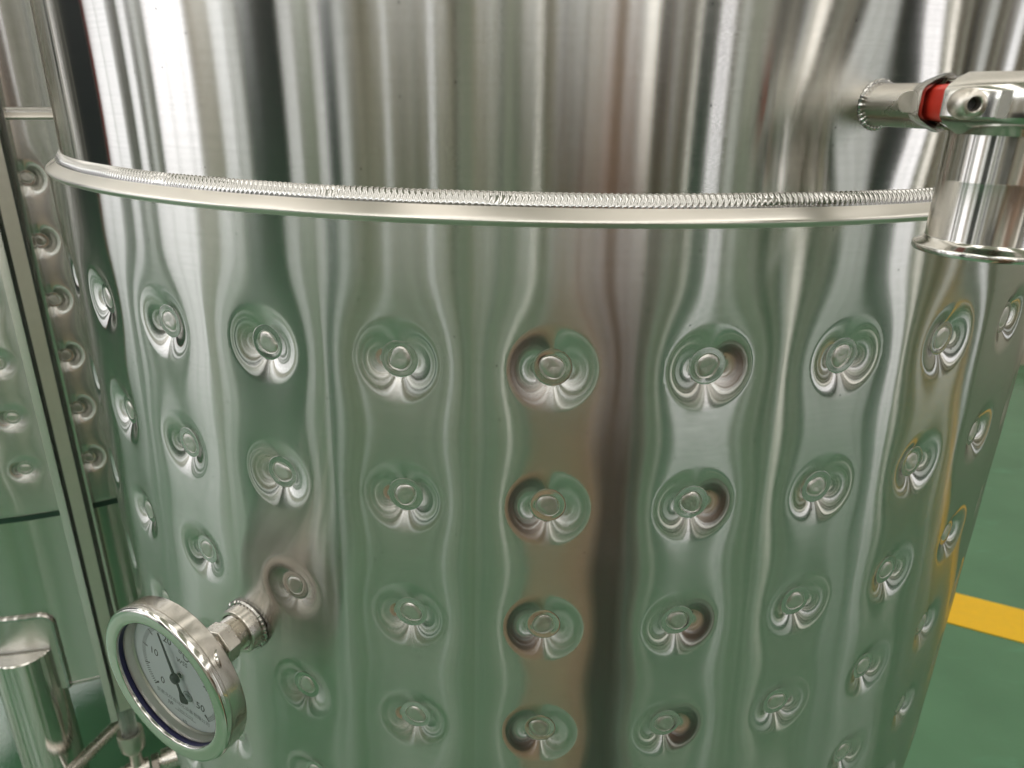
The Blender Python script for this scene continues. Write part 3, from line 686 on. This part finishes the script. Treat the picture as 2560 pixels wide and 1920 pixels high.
MB().tube([(.10, 0, hz), (.16, .0, hz), (.17, .02, hz), (.17, .12, hz)], .013, 20).obj('feed_pipe', M['satin'], lv)
# low pipe running across the floor behind the leg
lp = MB().tube([(-.948, .04, H - 1.30), (-.905, .213, H - 1.30), (-.84, .47, H - 1.30)], .0135, 20).obj('low_pipe', M['satin'], None)
tag(lp, 'thin steel pipe running low behind the pipe leg of the second tank', 'pipe')

# ------------------------------------------------------------------ photographer (seen mirrored in the steel)
def skin_body(name, verts, edges, radii, mat, parent=None, root=0, sub=2):
    me = bpy.data.meshes.new(name); me.from_pydata(verts, edges, []); me.update()
    o = link(name, me, parent); me.materials.append(mat)
    md = o.modifiers.new('skin', 'SKIN'); md.use_smooth_shade = True
    for i, r in enumerate(radii):
        sv = me.skin_vertices[0].data[i]; sv.radius = r if isinstance(r, tuple) else (r, r); sv.use_root = (i == root)
    ss = o.modifiers.new('subsurf', 'SUBSURF'); ss.levels = sub; ss.render_levels = sub
    return o
px, py = .27, -1.50
def P(x, y, z): return (px + x, py + y, z)
per = empty('person', Matrix.Identity(4), label='person in a brown coat and dark trousers holding a phone up with both hands', cat='person')
bv_ = [P(0, 0, .95), P(0, .0, 1.12), P(0, .01, 1.32), P(0, .0, 1.46), P(0, .01, 1.54), P(0, .03, 1.64), P(0, .03, 1.73),
       P(-.17, .0, 1.42), P(-.23, .16, 1.22), P(-.22, .32, 1.42), P(-.22, .42, 1.48),
       P(.17, .0, 1.42), P(.23, .16, 1.22), P(.02, .32, 1.42), P(-.04, .42, 1.48),
       P(-.10, 0, .90), P(-.11, .03, .50), P(-.11, 0, .09), P(-.12, .14, .05), P(.10, 0, .90), P(.12, .03, .50), P(.12, 0, .09), P(.14, .14, .05)]
be_ = [(0, 1), (1, 2), (2, 3), (3, 4), (4, 5), (5, 6), (3, 7), (7, 8), (8, 9), (9, 10), (3, 11), (11, 12), (12, 13), (13, 14), (0, 15), (15, 16), (16, 17), (17, 18), (0, 19), (19, 20), (20, 21), (21, 22)]
br_ = [(.15, .10), (.14, .10), (.16, .11), (.10, .08), .055, (.075, .095), (.07, .085), .065, .048, .036, .03, .065, .048, .036, .03, .085, .055, .04, .035, .085, .055, .04, .035]
skin_body('body', bv_, be_, br_, M['skin'], per)
skin_body('jacket_coat', bv_[:4] + bv_[7:10] + bv_[11:14], [(0, 1), (1, 2), (2, 3), (3, 4), (4, 5), (5, 6), (3, 7), (7, 8), (8, 9)], [(.175, .125), (.165, .125), (.18, .13), (.12, .10), .085, .064, .050, .085, .064, .050], M['coat'], per)
skin_body('trousers', [bv_[0], P(-.02, .02, .9), P(-.01, .06, .50), P(.0, .12, .10), P(.10, .02, .9), P(.11, .06, .5), P(.12, .12, .1)], [(0, 1), (1, 2), (2, 3), (0, 4), (4, 5), (5, 6)], [(.165, .115), .11, .10, .09, .11, .10, .09], M['trouser'], per)
skin_body('coat_tail', [P(-.12, .05, 1.0), P(-.17, .10, .7), P(-.18, .12, .25)], [(0, 1), (1, 2)], [(.10, .09), (.09, .07), (.085, .05)], M['tan'], per)
skin_body('coat_tail', [P(.17, .0, 1.0), P(.25, -.02, .7), P(.28, -.02, .25)], [(0, 1), (1, 2)], [(.06, .09), (.06, .07), (.06, .05)], M['brown'], per)
for s in (-1, 1):
    skin_body('shoe', [P(s * .12, -.05, .05), P(s * .125, .05, .05), P(s * .14, .18, .04)], [(0, 1), (1, 2)], [(.045, .05), (.045, .05), (.04, .04)], M['shoe'], per)
skin_body('hair', [P(0, .01, 1.68), P(0, -.01, 1.74), P(0, .02, 1.78)], [(0, 1), (1, 2)], [(.09, .10), (.09, .11), (.07, .08)], M['hair'], per)
for cx, s in ((-.22, 1), (-.04, -1)):
    for k in range(4):
        z = 1.545 - .021 * k
        skin_body('finger', [P(cx + s * .012, .43, z - .01), P(cx - s * .012, .475, z), P(cx + s * .015, .488, z), P(cx + s * .034, .484, z)], [(0, 1), (1, 2), (2, 3)], [.010, .0085, .008, .007], M['skin'], per, 0, 1)
ph = MB().box((-.078, -.0055, -.038), (.078, .0, .038)).obj('smartphone', M['black'], None, 0)
ph.location = (.0, -.9960, H - .004)
tag(ph, 'black phone held up in both hands by the person', 'phone')
lm_ = frame(cpt(va - R(7), .0495, -.0005), (math.cos(va - R(7)), math.sin(va - R(7)), 0))
MB().box((-.0022, -.0058, -.002), (.0022, .0058, .0016), lm_).obj('hinge_lug', M['satin'], clamp, 0)
